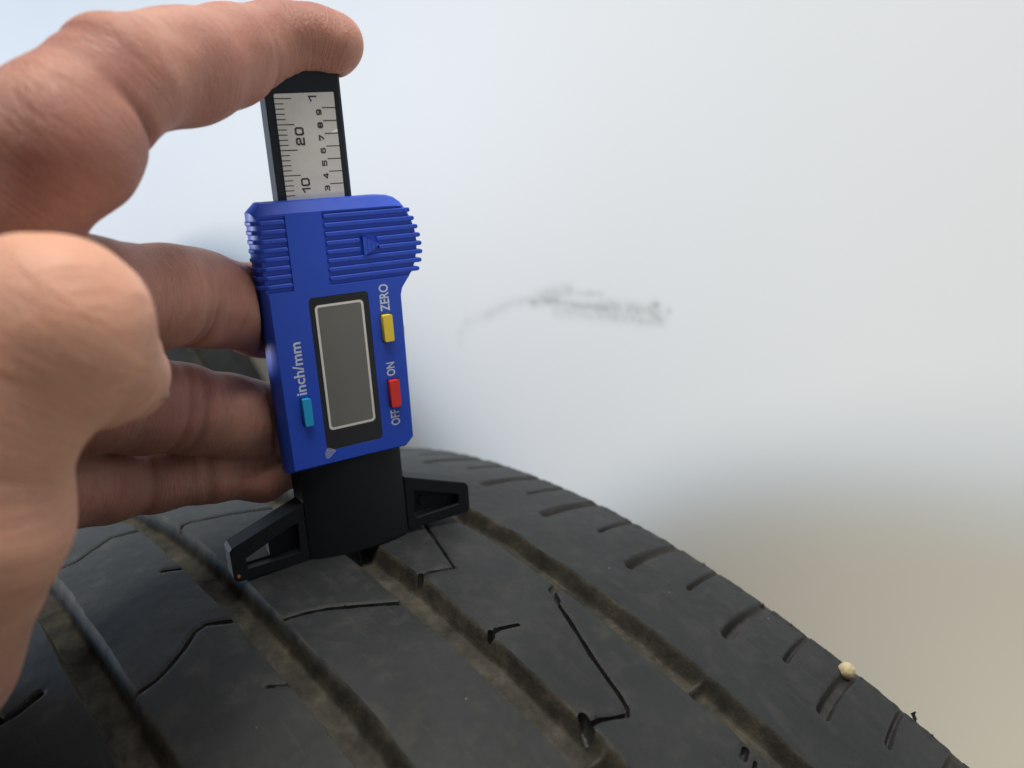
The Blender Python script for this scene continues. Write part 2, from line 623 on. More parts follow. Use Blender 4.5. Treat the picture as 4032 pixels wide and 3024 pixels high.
def on_tyre(u, v, h=0.):
    r = (TR - v * v / (2 * TRC) if abs(v) <= TE else rE - (abs(v) - TE) * 1.2) + h
    return Vector((v, -r * math.sin(u / TR), TZ + r * math.cos(u / TR))) * MM


p0 = on_tyre(114.3, 90.2, -.3)
blob('rubber_nib', [p0, on_tyre(113.6, 91.2, 1.2), on_tyre(112.6, 91.4, 2.0), on_tyre(112.7, 91.3, 2.9)],
     [.0005, .00042, .00045, .0002], M['rubber'], ribs[4], 6)
for uu, hh in ((52.6, .9), (71.8, .6), (80.3, .6), (118.4, .8), (90.4, .5), (104.7, .6)):
    blob('rubber_nib', [on_tyre(uu, 89.8, -.4), on_tyre(uu - .3, 90.3, hh * .6), on_tyre(uu - .5, 90.4, hh)],
         [.00045, .0003, .00012], M['rubber'], ribs[4], 6)

# second tyre further along the wall
tyre2 = tyre.copy()
COL.objects.link(tyre2)
for c in list(tyre.children):
    d = c.copy(); COL.objects.link(d); d.parent = tyre2
    for g in c.children:
        e = g.copy(); COL.objects.link(e); e.parent = d
K2 = 0.97
tyre2.scale = (K2,) * 3
tyre2.location = (.094, .634, 0.0)
tyre2.rotation_euler = (0, 0, 0)
tag(tyre2, 'second dark tyre standing further back, glimpsed between the fingers', 'tyre')

# pebble stuck in the edge slot
bm = bmesh.new()
bmesh.ops.create_icosphere(bm, subdivisions=4, radius=1.95 * MM)
for vv in bm.verts:
    n = vv.co.normalized()
    vv.co *= 1 + .05 * float(vnoise(np.array([[n.x * 1.6, n.y * 1.6, n.z * 1.6]]), 9)[0]) + .02 * float(vnoise(np.array([[n.x * 5, n.y * 5, n.z * 5]]), 10)[0])
me = bpy.data.meshes.new('pebble')
bm.to_mesh(me); bm.free()
peb = link('pebble', me, None, [M['stone']])
peb.location = on_tyre(96.6, 88.0, .15)
tag(peb, 'small cream pebble wedged in a slot at the tyre edge', 'pebble')

# ------------------------------------------------------------------ depth gauge
G0 = np.array([7.0, -76.3, -1.5])            # thing origin in gauge millimetres (underside of the base)
gauge = bpy.data.objects.new('depth_gauge', None)
COL.objects.link(gauge)
GR = Matrix(((0.98280023, 0.0435035, -0.17947469), (-0.18199506, 0.06329088, -0.98126045), (-0.03132915, 0.99704649, 0.07011971)))
GO = Vector((11.315948, 3.34838, 712.411672))
gm = GR.to_4x4()
gm.translation = (GO + GR @ Vector(G0)) * MM
gauge.matrix_world = gm
tag(gauge, 'blue and black digital tread depth gauge standing upright on the tyre', 'gauge')


def gl(x, y, z):
    return ((x - G0[0]) * MM, (y - G0[1]) * MM, (z - G0[2]) * MM)


def finish(name, bm, mat, parent=None, bevel=0., seg=2, smooth=True):
    bmesh.ops.recalc_face_normals(bm, faces=bm.faces)
    me = bpy.data.meshes.new(name)
    bm.to_mesh(me)
    bm.free()
    o = link(name, me, parent, [mat], smooth=False)
    if bevel:
        md = o.modifiers.new('bevel', 'BEVEL')
        md.width = bevel * MM
        md.segments = seg
        md.limit_method = 'ANGLE'
        md.angle_limit = math.radians(28)
        md.harden_normals = True
        if smooth:
            me.polygons.foreach_set('use_smooth', np.ones(len(me.polygons), bool))
    return o


def prism(bm, pts, z0, z1, plane='xy'):
    """extrude a polygon given in gauge mm; plane names its two axes"""
    def P(a, b, c):
        return gl(a, b, c) if plane == 'xy' else (gl(a, c, b) if plane == 'xz' else gl(c, a, b))
    lo = [bm.verts.new(P(a, b, z0)) for a, b in pts]
    hi = [bm.verts.new(P(a, b, z1)) for a, b in pts]
    n = len(pts)
    bm.faces.new(lo[::-1])
    bm.faces.new(hi)
    for i in range(n):
        bm.faces.new((lo[i], lo[(i + 1) % n], hi[(i + 1) % n], hi[i]))


def boxp(bm, x0, x1, y0, y1, z0, z1):
    prism(bm, [(x0, y0), (x1, y0), (x1, y1), (x0, y1)], z0, z1)


def rrect(x0, x1, y0, y1, r, n=5):
    out = []
    for cx, cy, a0 in ((x1 - r, y1 - r, 0), (x0 + r, y1 - r, 90), (x0 + r, y0 + r, 180), (x1 - r, y0 + r, 270)):
        out += [(cx + r * math.cos(math.radians(a0 + 90 * k / n)), cy + r * math.sin(math.radians(a0 + 90 * k / n))) for k in range(n + 1)]
    return out


def carve(o, cutters):
    """boolean-cut o with temporary solids, then delete them"""
    mods = o.modifiers[:]
    keep = [(m.width, m.segments) for m in mods]
    for m in mods:
        o.modifiers.remove(m)
    tmp = []
    for fn in cutters:
        bm = bmesh.new()
        fn(bm)
        bmesh.ops.recalc_face_normals(bm, faces=bm.faces)
        me = bpy.data.meshes.new('cut')
        bm.to_mesh(me); bm.free()
        c = bpy.data.objects.new('cut', me)
        COL.objects.link(c)
        c.parent = o.parent
        md = o.modifiers.new('b', 'BOOLEAN')
        md.operation = 'DIFFERENCE'
        md.solver = 'EXACT'
        md.object = c
        tmp.append(c)
    bpy.context.view_layer.update()
    dg = bpy.context.evaluated_depsgraph_get()
    me = bpy.data.meshes.new_from_object(o.evaluated_get(dg))
    o.modifiers.clear()
    old = o.data
    o.data = me
    bpy.data.meshes.remove(old)
    for c in tmp:
        m_ = c.data
        bpy.data.objects.remove(c)
        bpy.data.meshes.remove(m_)
    for w, s in keep:
        md = o.modifiers.new('bevel', 'BEVEL')
        md.width = w
        md.segments = s
        md.limit_method = 'ANGLE'
        md.angle_limit = math.radians(28)
        md.harden_normals = True
    me.polygons.foreach_set('use_smooth', np.ones(len(me.polygons), bool))


# blue housing: lofted layers with the wide top chamfer
L0 = [(-6.7, -52.6), (20.1, -52.7), (21.9, -51.0), (22.1, -17.2), (22.6, -15.6), (23.8, -14.0), (25.2, -12.4), (26.3, -10.0), (26.9, -7.6), (27.0, -5.4),
      (26.8, -3.2), (26.1, -1.0), (25.2, .8), (24.0, 2.3), (22.8, 2.55), (21.2, 2.58), (19.2, 2.6), (-5.6, 2.6), (-7.2, 1.4)]
L1 = [(-7.7, -53.4), (20.3, -53.4), (22.5, -51.2), (22.7, -17.2), (23.1, -15.3), (24.5, -13.6), (25.9, -12.0), (27.0, -9.8), (27.55, -7.5), (27.7, -5.4),
      (27.45, -3.0), (26.8, -.7), (25.8, 1.3), (24.5, 3.0), (23.0, 4.1), (21.3, 4.65), (19.2, 4.85), (-6.0, 4.85), (-8.1, 2.9)]
def off(L, d):
    c = (7.5, -24.)
    return [(x + (d if x > c[0] else -d) * (abs(x - c[0]) > 10), y + (d if y > c[1] else -d) * (abs(y - c[1]) > 25)) for x, y in L]
layers = [(L0, 3.0), (L1, 1.7), (off(L1, .3), .6), (off(L1, .3), -2.2), (off(L1, -.6), -6.4)]
bm = bmesh.new()
rings = [[bm.verts.new(gl(x, y, z)) for x, y in Lk] for Lk, z in layers]
for r0, r1 in zip(rings, rings[1:]):
    for j in range(len(r0)):
        k = (j + 1) % len(r0)
        bm.faces.new((r0[j], r0[k], r1[k], r1[j]))
bm.faces.new(rings[0])
bm.faces.new(rings[-1][::-1])
housing = finish('housing', bm, M['blue'], gauge, .28, 2)
BEZ = (.95, 14.35, -49.7, -15.2)
BTN = {'yellow': (16.85, 19.15, -27.15, -21.0), 'red': (16.95, 19.3, -42.65, -36.25), 'cyan': (-3.4, -1.5, -42.75, -36.55)}
cut = [lambda b: boxp(b, 6.0, 40, -13.0, 2.4, 2.58, 6), lambda b: boxp(b, -30, -1.75, -13.3, 2.2, 2.55, 6),
       lambda b: prism(b, rrect(*BEZ, .9), 2.86, 6)]
for x0, x1, y0, y1 in BTN.values():
    cut.append(lambda b, q=(x0 - .22, x1 + .15, y0 - .15, y1 + .15): boxp(b, *q, 1.9, 6))
carve(housing, cut)

# right thumb grip: eight ribs, two broken by the arrow
tips = [26.15, 27.05, 27.75, 28.2, 28.4, 28.45, 28.05, 27.35]
for k in range(8):
    y = 1.45 - 1.875 * k
    spans = [(6.25, tips[k])]
    if k in (3, 4):
        spans = [(6.25, 13.9), (17.6 if k == 3 else 17.9, tips[k])]
    bm = bmesh.new()
    for a, b in spans:
        prism(bm, rrect(a, b, y - .50, y + .50, .48, 5), .9 if b > 20 else 2.0, 3.05)
    finish('grip_rib', bm, M['blue'], housing, .26, 3)
# left finger grip, ribs wrap round the chamfer
for k in range(8):
    y = 1.05 - 1.86 * k
    bm = bmesh.new()
    prism(bm, [(-1.85, 3.08), (-6.9, 3.08), (-8.5, 1.75), (-8.85, .5), (-8.9, -1.6), (-8.2, -1.6), (-8.1, .8), (-6.8, 2.3), (-1.85, 2.3)],
          y - .47, y + .47, 'xz')
    finish('grip_rib', bm, M['blue'], housing, .28, 3)
# raised arrow
bm = bmesh.new()
x0, x1, ya, yb, yt = 14.35, 18.15, -3.35, -7.6, -5.4
for k in range(4):
    a, b = k / 4, (k + 1) / 4
    xa, xb = x0 + (x1 - x0) * a, x0 + (x1 - x0) * b
    top = lambda t: ya + (yt - ya) * t
    bot = lambda t: yb + (yt - yb) * t
    ps = [(xa, bot(a), 3.42), (xb, bot(b), 3.34), (xb, top(b), 3.34), (xa, top(a), 3.42)]
    hi = [bm.verts.new(gl(*q)) for q in ps]
    lo = [bm.verts.new(gl(q[0], q[1], 2.2)) for q in ps]
    bm.faces.new(hi)
    for j in range(4):
        bm.faces.new((lo[j], lo[(j + 1) % 4], hi[(j + 1) % 4], hi[j]))
bmesh.ops.remove_doubles(bm, verts=bm.verts, dist=1e-7)
finish('arrow', bm, M['blue'], housing)
# ribs of the rear half that peep out below the grip
for y in (-13.1, -15.0):
    bm = bmesh.new()
    prism(bm, rrect(18, 25.7 if y > -14 else 24.4, y - .42, y + .42, .40, 4), -4.5, -2.2)
    finish('grip_rib', bm, M['blue'], housing, .26, 2)

# display
bm = bmesh.new(); prism(bm, rrect(*BEZ, .85), 2.5, 2.985)
bez = finish('display_bezel', bm, M['bezel'], gauge, .06, 1)
bm = bmesh.new()
ro, ri = rrect(2.1, 13.05, -45.1, -16.9, .9, 6), rrect(2.62, 12.53, -44.55, -17.42, .55, 6)
vo = [bm.verts.new(gl(x, y, 3.0)) for x, y in ro]; vi = [bm.verts.new(gl(x, y, 3.0)) for x, y in ri]
for j in range(len(vo)):
    k = (j + 1) % len(vo)
    bm.faces.new((vo[j], vo[k], vi[k], vi[j]))
finish('silver_outline', bm, M['silver'], bez)
bm = bmesh.new(); prism(bm, ri, 2.7, 2.996)
finish('display_glass', bm, M['lcd'], bez)
bm = bmesh.new(); prism(bm, [(.3, -50.2), (.5, -51.4), (1.2, -51.6), (2.0, -50.9), (3.0, -50.2), (2.2, -49.4), (1.0, -49.0)], 2.9, 3.10)
finish('adhesive_flap', bm, M['glue'], bez, .08, 2)

for nm, (x0, x1, y0, y1) in BTN.items():
    bm = bmesh.new()
    prism(bm, rrect(x0, x1, y0, y1, .35, 3), 1.8, 4.15)
    o = finish('button', bm, M[nm], gauge, .3, 3)
    o['label'] = {'yellow': 'yellow button', 'red': 'red button', 'cyan': 'light blue button'}[nm]


def letters(name, text, xb, y0, y1, height, mat, parent, z):
    """printed word that reads upwards: glyph up = -x, reading direction = +y"""
    cu = bpy.data.curves.new('txt', 'FONT')
    cu.body = text
    cu.resolution_u = 4
    cu.offset = .018
    ob = bpy.data.objects.new('txt', cu)
    COL.objects.link(ob)
    bpy.context.view_layer.update()
    me = bpy.data.meshes.new_from_object(ob.evaluated_get(bpy.context.evaluated_depsgraph_get()))
    bpy.data.objects.remove(ob)
    co = np.array([v.co[:] for v in me.vertices])
    lo, hi = co.min(0), co.max(0)
    for v in me.vertices:
        gx = (v.co.x - lo[0]) / (hi[0] - lo[0])
        gy = v.co.y
        v.co = gl(xb - gy / (hi[1] if hi[1] > 0 else 1) * height, y0 + gx * (y1 - y0), z)
    me.name = name
    o = link(name, me, parent, [mat], smooth=False)
    return o


letters('printed_word', 'ZERO', 19.1, -20.3, -14.2, 2.15, M['white'], housing, 3.012)
letters('printed_word', 'ON', 18.9, -35.35, -32.15, 2.0, M['white'], housing, 3.012)
letters('printed_word', 'OFF', 18.95, -47.3, -43.5, 2.15, M['white'], housing, 3.012)
letters('printed_word', 'inch/mm', -1.95, -35.8, -24.1, 2.3, M['white'], housing, 3.012)

# slide with its scale label
bm = bmesh.new()
prof = [(-1.75, 0), (13.7, 0), (14.3, -.5), (14.3, -2.3), (-2.25, -2.3), (-2.25, -1.75)]
lo = [bm.verts.new(gl(x, -40, z)) for x, z in prof]
hi = []
for x, z in prof:
    y = 30.55 - .35 * (1 - ((x - 6.3) / 8) ** 2)
    if x < -1:
        y = 28.9
    hi.append(bm.verts.new(gl(x, y, z)))
ex = [bm.verts.new(gl(.1, 30.5, z)) for z in (0, -2.3)]
n = len(prof)
for i in range(n - 1):
    if i in (0, 3):
        continue
    bm.faces.new((lo[i], lo[i + 1], hi[i + 1], hi[i]))
bm.faces.new((lo[5], lo[0], hi[0], hi[5]))
bm.faces.new((lo[0], lo[1], hi[1], ex[0], hi[0]))
bm.faces.new((lo[3], lo[4], hi[4], ex[1], hi[3]))
bm.faces.new((hi[0], ex[0], ex[1], hi[4], hi[5]))
bm.faces.new((ex[0], hi[1], hi[2], hi[3], ex[1]))
bm.faces.new(lo[::-1])
slide = finish('slide', bm, M['slide'], gauge, .12, 2)
bm = bmesh.new()
zl = .15
cor = [(0, 5.0, zl), (12.5, 5.0, zl), (12.5, 18.7, zl), (12.5, 19.0, zl - .13), (12.5, 26.15, zl), (12.25, 26.3, zl), (.25, 25.9, zl), (0, 25.65, zl), (0, 12.35, zl), (0, 12.1, zl)]
vs = [bm.verts.new(gl(*c)) for c in cor]
mid = [bm.verts.new(gl(.7, 12.5, zl)), bm.verts.new(gl(6, 15.5, zl - .06)), bm.verts.new(gl(9.2, 17.25, zl - .11)), bm.verts.new(gl(9.2, 16.0, zl))]
bm.faces.new((vs[0], vs[1], mid[3], mid[0], vs[9]))
bm.faces.new((vs[1], vs[2], mid[3]))
bm.faces.new((mid[0], mid[3], mid[1]))
bm.faces.new((mid[1], mid[3], mid[2]))
bm.faces.new((mid[3], vs[2], mid[2]))
bm.faces.new((mid[2], vs[2], vs[3]))
bm.faces.new((vs[9], mid[0], vs[8]))
bm.faces.new((vs[8], mid[0], mid[1], mid[2], vs[3], vs[4], vs[5], vs[6], vs[7]))
lab = finish('scale_label', bm, M['foil'], slide)


def ribbon(bm, pts, w, z):
    """flat printed stroke through pts"""
    n = len(pts)
    L, R = [], []
    for i in range(n):
        p = Vector(pts[i])
        a = (p - Vector(pts[i - 1])).normalized() if i else None
        b = (Vector(pts[i + 1]) - p).normalized() if i < n - 1 else None
        t = (a + b).normalized() if a is not None and b is not None else (a or b)
        nn = Vector((-t.y, t.x))
        k = 1 / max(.6, nn.dot(Vector((-(a or b).y, (a or b).x))))
        if i == 0:
            p = p - t * w * .5
        if i == n - 1:
            p = p + t * w * .5
        L.append(bm.verts.new(gl(*(p + nn * w * .5 * k), z)))
        R.append(bm.verts.new(gl(*(p - nn * w * .5 * k), z)))
    for i in range(n - 1):
        bm.faces.new((R[i], R[i + 1], L[i + 1], L[i]))


c = .16
DIG = {'0': [[(c, 0), (1 - c, 0), (1, c), (1, 1 - c), (1 - c, 1), (c, 1), (0, 1 - c), (0, c), (c, 0)]],
       '1': [[(.2, .74), (.62, 1), (.62, 0)]],
       '2': [[(0, .72), (0, 1 - c), (c, 1), (1 - c, 1), (1, 1 - c), (1, .64), (.9, .52), (.12, .46), (0, .3), (0, 0), (1, 0)]],
       '3': [[(0, 1), (1 - c, 1), (1, 1 - c), (1, .62), (.9, .5), (.3, .5)], [(.9, .5), (1, .38), (1, c), (1 - c, 0), (0, 0)]],
       '4': [[(.74, 0), (.74, 1), (.62, 1), (0, .3), (0, .22), (1, .22)]],
       '5': [[(1, 1), (0, 1), (0, .54), (1 - c, .6), (1, .46), (1, c), (1 - c, 0), (0, 0)]],
       '6': [[(.95, 1), (c, 1), (0, 1 - c), (0, c), (c, 0), (1 - c, 0), (1, c), (1, .46), (1 - c, .58), (.05, .58)]],
       '7': [[(0, 1), (1, 1), (.95, .8), (.35, 0)]],
       '8': [[(c, 0), (1 - c, 0), (1, c), (1, 1 - c), (1 - c, 1), (c, 1), (0, 1 - c), (0, c), (c, 0)], [(0, .52), (1, .52)]],
       '9': [[(.05, 0), (1 - c, 0), (1, c), (1, 1 - c), (1 - c, 1), (c, 1), (0, 1 - c), (0, .56), (c, .42), (.95, .42)]]}
bm = bmesh.new()
ZP = zl + .02


def digit(ch, xt, xb, y0, y1, w):
    for st in DIG[ch]:
        ribbon(bm, [(xb - w / 2 - (xb - xt - w) * gy, y0 + w / 2 + (y1 - y0 - w) * gx) for gx, gy in st], w, ZP)


for mm_ in range(6, 26):
    ribbon(bm, [(.05, mm_), (3.4 if mm_ % 5 == 0 else 1.7, mm_)], .19, ZP)
for k in range(3, 10):
    y = k * 2.54 + .35
    ribbon(bm, [(9.75, y), (12.4, y)], .19, ZP)
    digit(str(k), 8.34, 9.46, y - 1.44, y - .31, .27)
digit('2', 3.4, 5.26, 15.92, 17.45, .36)
digit('0', 3.4, 5.26, 17.85, 19.5, .36)
digit('1', 3.4, 5.26, 6.1, 8.0, .36)
digit('0', 3.4, 5.26, 7.75, 9.4, .36)
digit('1', 6.95, 8.75, 24.05, 26.3, .34)
finish('scale_print', bm, M['ink'], lab)

# black base: curved block, two wings, probe
bm = bmesh.new()
pl = [(-5.6, -6.0), (-5.2, -.35)]
for k in range(17):
    t = k / 16
    pl.append((-5.1 + 24.6 * t, -.1 + 2.7 * (1 - (2 * t - 1) ** 2) ** .8))
pl += [(19.6, -.35), (19.9, -6.0)]
prism(bm, pl, -76.3, -51.5, 'xz')
base = finish('base_block', bm, M['black'], gauge, .12, 2)
def lwing(b):
    prism(b, [(-5.3, -61.9), (-5.3, -76.2), (-21.6, -76.2), (-22.5, -75.2), (-22.5, -68.6), (-21.9, -67.9)], -5.4, -.02)
def rwing(b):
    prism(b, [(19.7, -61.9), (36.4, -67.9), (37.2, -69.0), (37.2, -75.2), (36.4, -76.2), (19.7, -76.2)], -5.4, -.02)
bm = bmesh.new(); lwing(bm)
w1 = finish('base_wing', bm, M['black'], base, .3, 3)
lw = [(-19.5, -71.2), (-19.2, -73.7), (-7.3, -73.5), (-6.9, -66.4), (-8.0, -66.3)]
carve(w1, [lambda b: prism(b, lw, -2.6, 2), lambda b: prism(b, [(-19.1, -71.2), (-18.8, -73.3), (-13.6, -73.2), (-13.6, -69.0)], -9, -1)])
bm = bmesh.new(); rwing(bm)
w2 = finish('base_wing', bm, M['black'], base, .3, 3)
rw = [(22.2, -66.4), (34.2, -70.8), (34.0, -73.2), (22.4, -73.5), (21.5, -72.0)]
carve(w2, [lambda b: prism(b, rw, -2.4, 2)])
bm = bmesh.new()
prism(bm, [(25.4 + 1.5 * math.cos(a), -70.3 + 1.5 * math.sin(a)) for a in [2 * math.pi * k / 20 for k in range(20)]], -2.6, -2.1)
finish('moulded_disc', bm, M['black'], w2, .15, 2)
bm = bmesh.new(); boxp(bm, 5.65, 6.35, -81.2, -75.0, 1.0, 1.7)
finish('probe_pin', bm, M['pin'], base, .12, 2)
bm = bmesh.new(); prism(bm, rrect(-21.7, -21.0, -75.2, -74.4, .3, 3), -.1, .06)
finish('orange_speck', bm, M['orange'], w1)

# ------------------------------------------------------------------ hand (one continuous skin)
# HAND-BEGIN
HAND = {
    'index': [(-47.0, -3.6, 717.4, 12.20), (-31.8, -12.6, 732.1, 11.30), (-20.4, -8.5, 740.8, 9.50), (-6.6, -1.2, 742.7, 9.50), (3.9, 3.5, 745.1, 8.70), (15.4, 7.7, 748.5, 7.00), (22.8, 6.2, 748.6, 6.25), (26.8, 5.0, 747.3, 6.50)],
    'thumb': [(-72.0, -20.7, 666.7, 18.50), (-59.1, -35.6, 688.4, 13.20), (-56.5, -36.2, 696.1, 11.10), (-51.4, -37.2, 703.3, 11.00), (-43.3, -38.8, 710.3, 11.50), (-38.8, -31.4, 703.1, 8.90), (-33.4, -22.5, 697.6, 7.70)],
    'middle': [(-49.8, 4.7, 709.1, 12.50), (-31.4, -2.7, 706.6, 10.00), (-17.1, 3.9, 702.6, 9.70), (-8.1, 8.9, 699.9, 9.20), (7.5, 14.4, 692.9, 10.00), (21.5, 16.0, 686.5, 8.50), (34.3, 11.2, 682.4, 6.90)],
    'ring': [(-51.8, 8.8, 693.4, 12.00), (-35.8, 5.7, 686.9, 10.50), (-23.6, 9.1, 681.2, 9.60), (-14.4, 11.4, 676.5, 9.00), (-4.4, 12.9, 671.4, 8.80), (3.2, 14.2, 667.3, 8.60), (15.7, 14.4, 661.5, 7.80), (27.2, 12.4, 657.8, 6.50)],
    'little': [(-53.6, 13.9, 677.4, 10.50), (-41.1, 10.1, 669.1, 8.20), (-31.9, 13.8, 664.2, 7.40), (-22.7, 15.5, 661.1, 6.40), (-11.8, 13.3, 658.8, 5.70), (-1.0, 11.9, 655.2, 5.00), (6.8, 12.7, 653.6, 4.30)],
    'palm_a': [(-47.1, 1.7, 716.5, 12.00), (-79.8, 1.4, 662.9, 19.00)],
    'palm_b': [(-49.8, 4.7, 709.1, 12.00), (-82.0, 11.4, 656.0, 19.00)],
    'palm_c': [(-51.8, 8.8, 693.4, 12.00), (-84.4, 18.7, 649.3, 19.00)],
    'palm_d': [(-53.6, 13.9, 677.4, 10.50), (-86.8, 26.0, 642.3, 18.00)],
    'web': [(-44.8, 3.0, 717.5, 11.00), (-55.8, -5.2, 692.5, 11.00)],
    'wrist': [(-72.0, -20.7, 666.7, 18.50), (-87.3, 11.9, 647.5, 22.00), (-119.3, 26.6, 620.0, 24.00)],
}
THUMB_NAIL = [(-27.0, -24.9, 697.1), (-27.9, -28.8, 696.2), (-29.3, -32.5, 702.0)]
INDEX_NAIL = [(30.9, 6.3, 753.0), (32.5, 3.6, 750.6)]
CREASE = [('index', -19.1, -20.7, 732.8, 1.20), ('index', 9.5, 3.9, 741.5, 0.80), ('index', -20.1, -6.0, 749.2, 0.55), ('index', -26.1, -7.8, 746.3, 0.40), ('thumb', -51.4, -57.1, 693.4, 0.50), ('thumb', -52.4, -57.3, 691.2, 0.45), ('thumb', -53.5, -57.4, 689.1, 0.40), ('middle', -11.0, -0.1, 696.6, 0.60), ('middle', -13.4, -0.7, 696.8, 0.50), ('ring', -17.5, 3.9, 678.5, 0.60), ('ring', -14.0, 4.1, 676.8, 0.60), ('little', -24.2, 11.1, 663.9, 0.60), ('little', -12.7, 9.2, 660.5, 0.50)]
SKIN_LINE = [('vein', -42.3, -48.7, 719.4), ('vein', -40.3, -51.2, 718.1), ('vein', -38.4, -52.4, 714.5), ('line', -40.1, -49.9, 719.6), ('line', -36.0, -52.1, 716.7), ('line', -34.7, -50.0, 711.5), ('mole', -45.8, -50.5, 715.2), ('mole', -45.7, -50.6, 715.2), ('rub', -48.4, -46.8, 716.7), ('rub', -46.5, -49.2, 716.2)]
# HAND-END
VOX = .62


def chain_sdf(P, pts, k=2.5):
    d = None
    for a, b in zip(pts, pts[1:]):
        pa, pb = np.array(a[:3]), np.array(b[:3])
        ab = pb - pa
        h = np.clip(((P - pa) @ ab) / (ab @ ab), 0, 1)
        dd = np.sqrt(((P - pa - h[..., None] * ab) ** 2).sum(-1)) - (a[3] + (b[3] - a[3]) * h)
        d = dd if d is None else smin(d, dd, k)
    return d


def smin(a, b, k):
    h = np.clip(.5 + .5 * (b - a) / k, 0, 1)
    return b + (a - b) * h - k * h * (1 - h)


allp = np.array([q for key, ch in HAND.items() for q in ch if key != 'wrist'] + [HAND['wrist'][1]])
lo = (allp[:, :3] - allp[:, 3:]).min(0) - 4
hi = (allp[:, :3] + allp[:, 3:]).max(0) + 4
n3 = np.ceil((hi - lo) / VOX).astype(int) + 1
ax = [(lo[d] + np.arange(n3[d]) * VOX) for d in range(3)]
BIG = 50.
field = np.full(n3, BIG, np.float32)


def local(pts, pad=12):
    a = np.array(pts)
    l = (a[:, :3] - a[:, 3:4]).min(0) - pad
    h = (a[:, :3] + a[:, 3:4]).max(0) + pad
    sl = []
    for d in range(3):
        i0 = max(0, int((l[d] - lo[d]) / VOX))
        i1 = min(n3[d], int((h[d] - lo[d]) / VOX) + 2)
        sl.append(slice(i0, i1))
    sub = np.stack(np.meshgrid(*[ax[d][sl[d]] for d in range(3)], indexing='ij'), -1)
    return tuple(sl), sub


def add(keys, k_join, k_in=2.5):
    for key in keys:
        sl, sub = local(HAND[key])
        dd = chain_sdf(sub, HAND[key], k_in)
        for (ck, cx_, cy_, cz_, dep) in CREASE:
            if ck == key:
                c0 = np.array([cx_, cy_, cz_])
                ch = np.array(HAND[key])[:, :3]
                j = int(np.argmin([np.linalg.norm(c0 - (ch[i] + ch[i + 1]) / 2) for i in range(len(ch) - 1)]))
                ax_ = (ch[j + 1] - ch[j]) / np.linalg.norm(ch[j + 1] - ch[j])
                r = sub - c0
                s = r @ ax_
                rad = np.sqrt(np.maximum((r ** 2).sum(-1) - s * s, 0))
                dd = dd + dep * np.exp(-(s / .95) ** 2) * np.exp(-(rad / 9.0) ** 2)
        field[sl] = smin(field[sl], dd, k_join)


add(['palm_a', 'palm_b', 'palm_c', 'palm_d', 'wrist'], 8, 3)
add(['web'], 8)
add(['index'], 1.6, 2.5)
add(['middle'], 1.2, 3)
add(['ring'], .9, 3)
add(['little'], .9, 3)
add(['thumb'], 1.0, 3.2)
# soft organic unevenness
sub = np.stack(np.meshgrid(*ax, indexing='ij'), -1)
near = np.abs(field) < 5
pn = sub[near]
field[near] += .50 * vnoise(pn / 10., 51) + .22 * vnoise(pn / 4.2, 52)
# the gauge presses into the skin: keep the housing, slide and base clear of flesh
GRn, GOn = np.array(GR), np.array(GO)
ql = (pn - GOn) @ GRn


def box_sdf(q, c, h):
    d = np.abs(q - np.array(c)) - np.array(h)
    return np.linalg.norm(np.maximum(d, 0), axis=-1) + np.minimum(d.max(-1), 0)


solid = np.minimum.reduce([box_sdf(ql, (7.2, -24, -1.7), (15.9, 29.5, 4.9)), box_sdf(ql, (6.1, -5, -1.2), (8.1, 35.3, 1.3)),
                           box_sdf(ql, (7.2, -64, -2.2), (12.9, 12.5, 4.0))])
field[near] = np.maximum(field[near], -(solid - .05))
del sub


def surface_nets(f):
    s = f < 0
    nx, ny, nz = f.shape
    corners = [(i, j, k) for i in (0, 1) for j in (0, 1) for k in (0, 1)]
    cnt = sum(s[i:nx - 1 + i, j:ny - 1 + j, k:nz - 1 + k].astype(np.int8) for i, j, k in corners)
    act = (cnt > 0) & (cnt < 8)
    idx = np.argwhere(act)
    vid = np.full(act.shape, -1, np.int64)
    vid[act] = np.arange(len(idx))
    pos = np.zeros((len(idx), 3))
    w = np.zeros(len(idx))
    g = {c: f[idx[:, 0] + c[0], idx[:, 1] + c[1], idx[:, 2] + c[2]] for c in corners}
    for a in corners:
        for d in range(3):
            if a[d] == 0:
                b = list(a); b[d] = 1; b = tuple(b)
                fa, fb = g[a], g[b]
                m = (fa < 0) != (fb < 0)
                t = np.where(m, fa / np.where(m, fa - fb, 1), 0)
                p = np.array(a, float)[None] + t[:, None] * (np.array(b) - np.array(a))[None]
                pos += np.where(m[:, None], p, 0)
                w += m
    pos = idx + pos / w[:, None]
    quads = []
    for d in range(3):
        e1, e2 = [(1, 2), (2, 0), (0, 1)][d]
        sl0 = [slice(1, n - 1) for n in f.shape]; sl1 = list(sl0)
        sl0[d] = slice(0, f.shape[d] - 1); sl1[d] = slice(1, f.shape[d])
        a, b = s[tuple(sl0)], s[tuple(sl1)]
        e = np.argwhere(a != b)
        inside = a[e[:, 0], e[:, 1], e[:, 2]]
        o = e.copy()
        for dd in range(3):
            if dd != d:
                o[:, dd] += 1
        def cell(o1, o2):
            c = o.copy(); c[:, e1] -= o1; c[:, e2] -= o2
            return vid[c[:, 0], c[:, 1], c[:, 2]]
        qd = np.stack([cell(1, 1), cell(0, 1), cell(0, 0), cell(1, 0)], 1)
        qd[~inside] = qd[~inside][:, ::-1]
        quads.append(qd)
    Q = np.concatenate(quads)
    return pos, Q[(Q >= 0).all(1)]


pos, Q = surface_nets(field)
Vh = lo + pos * VOX
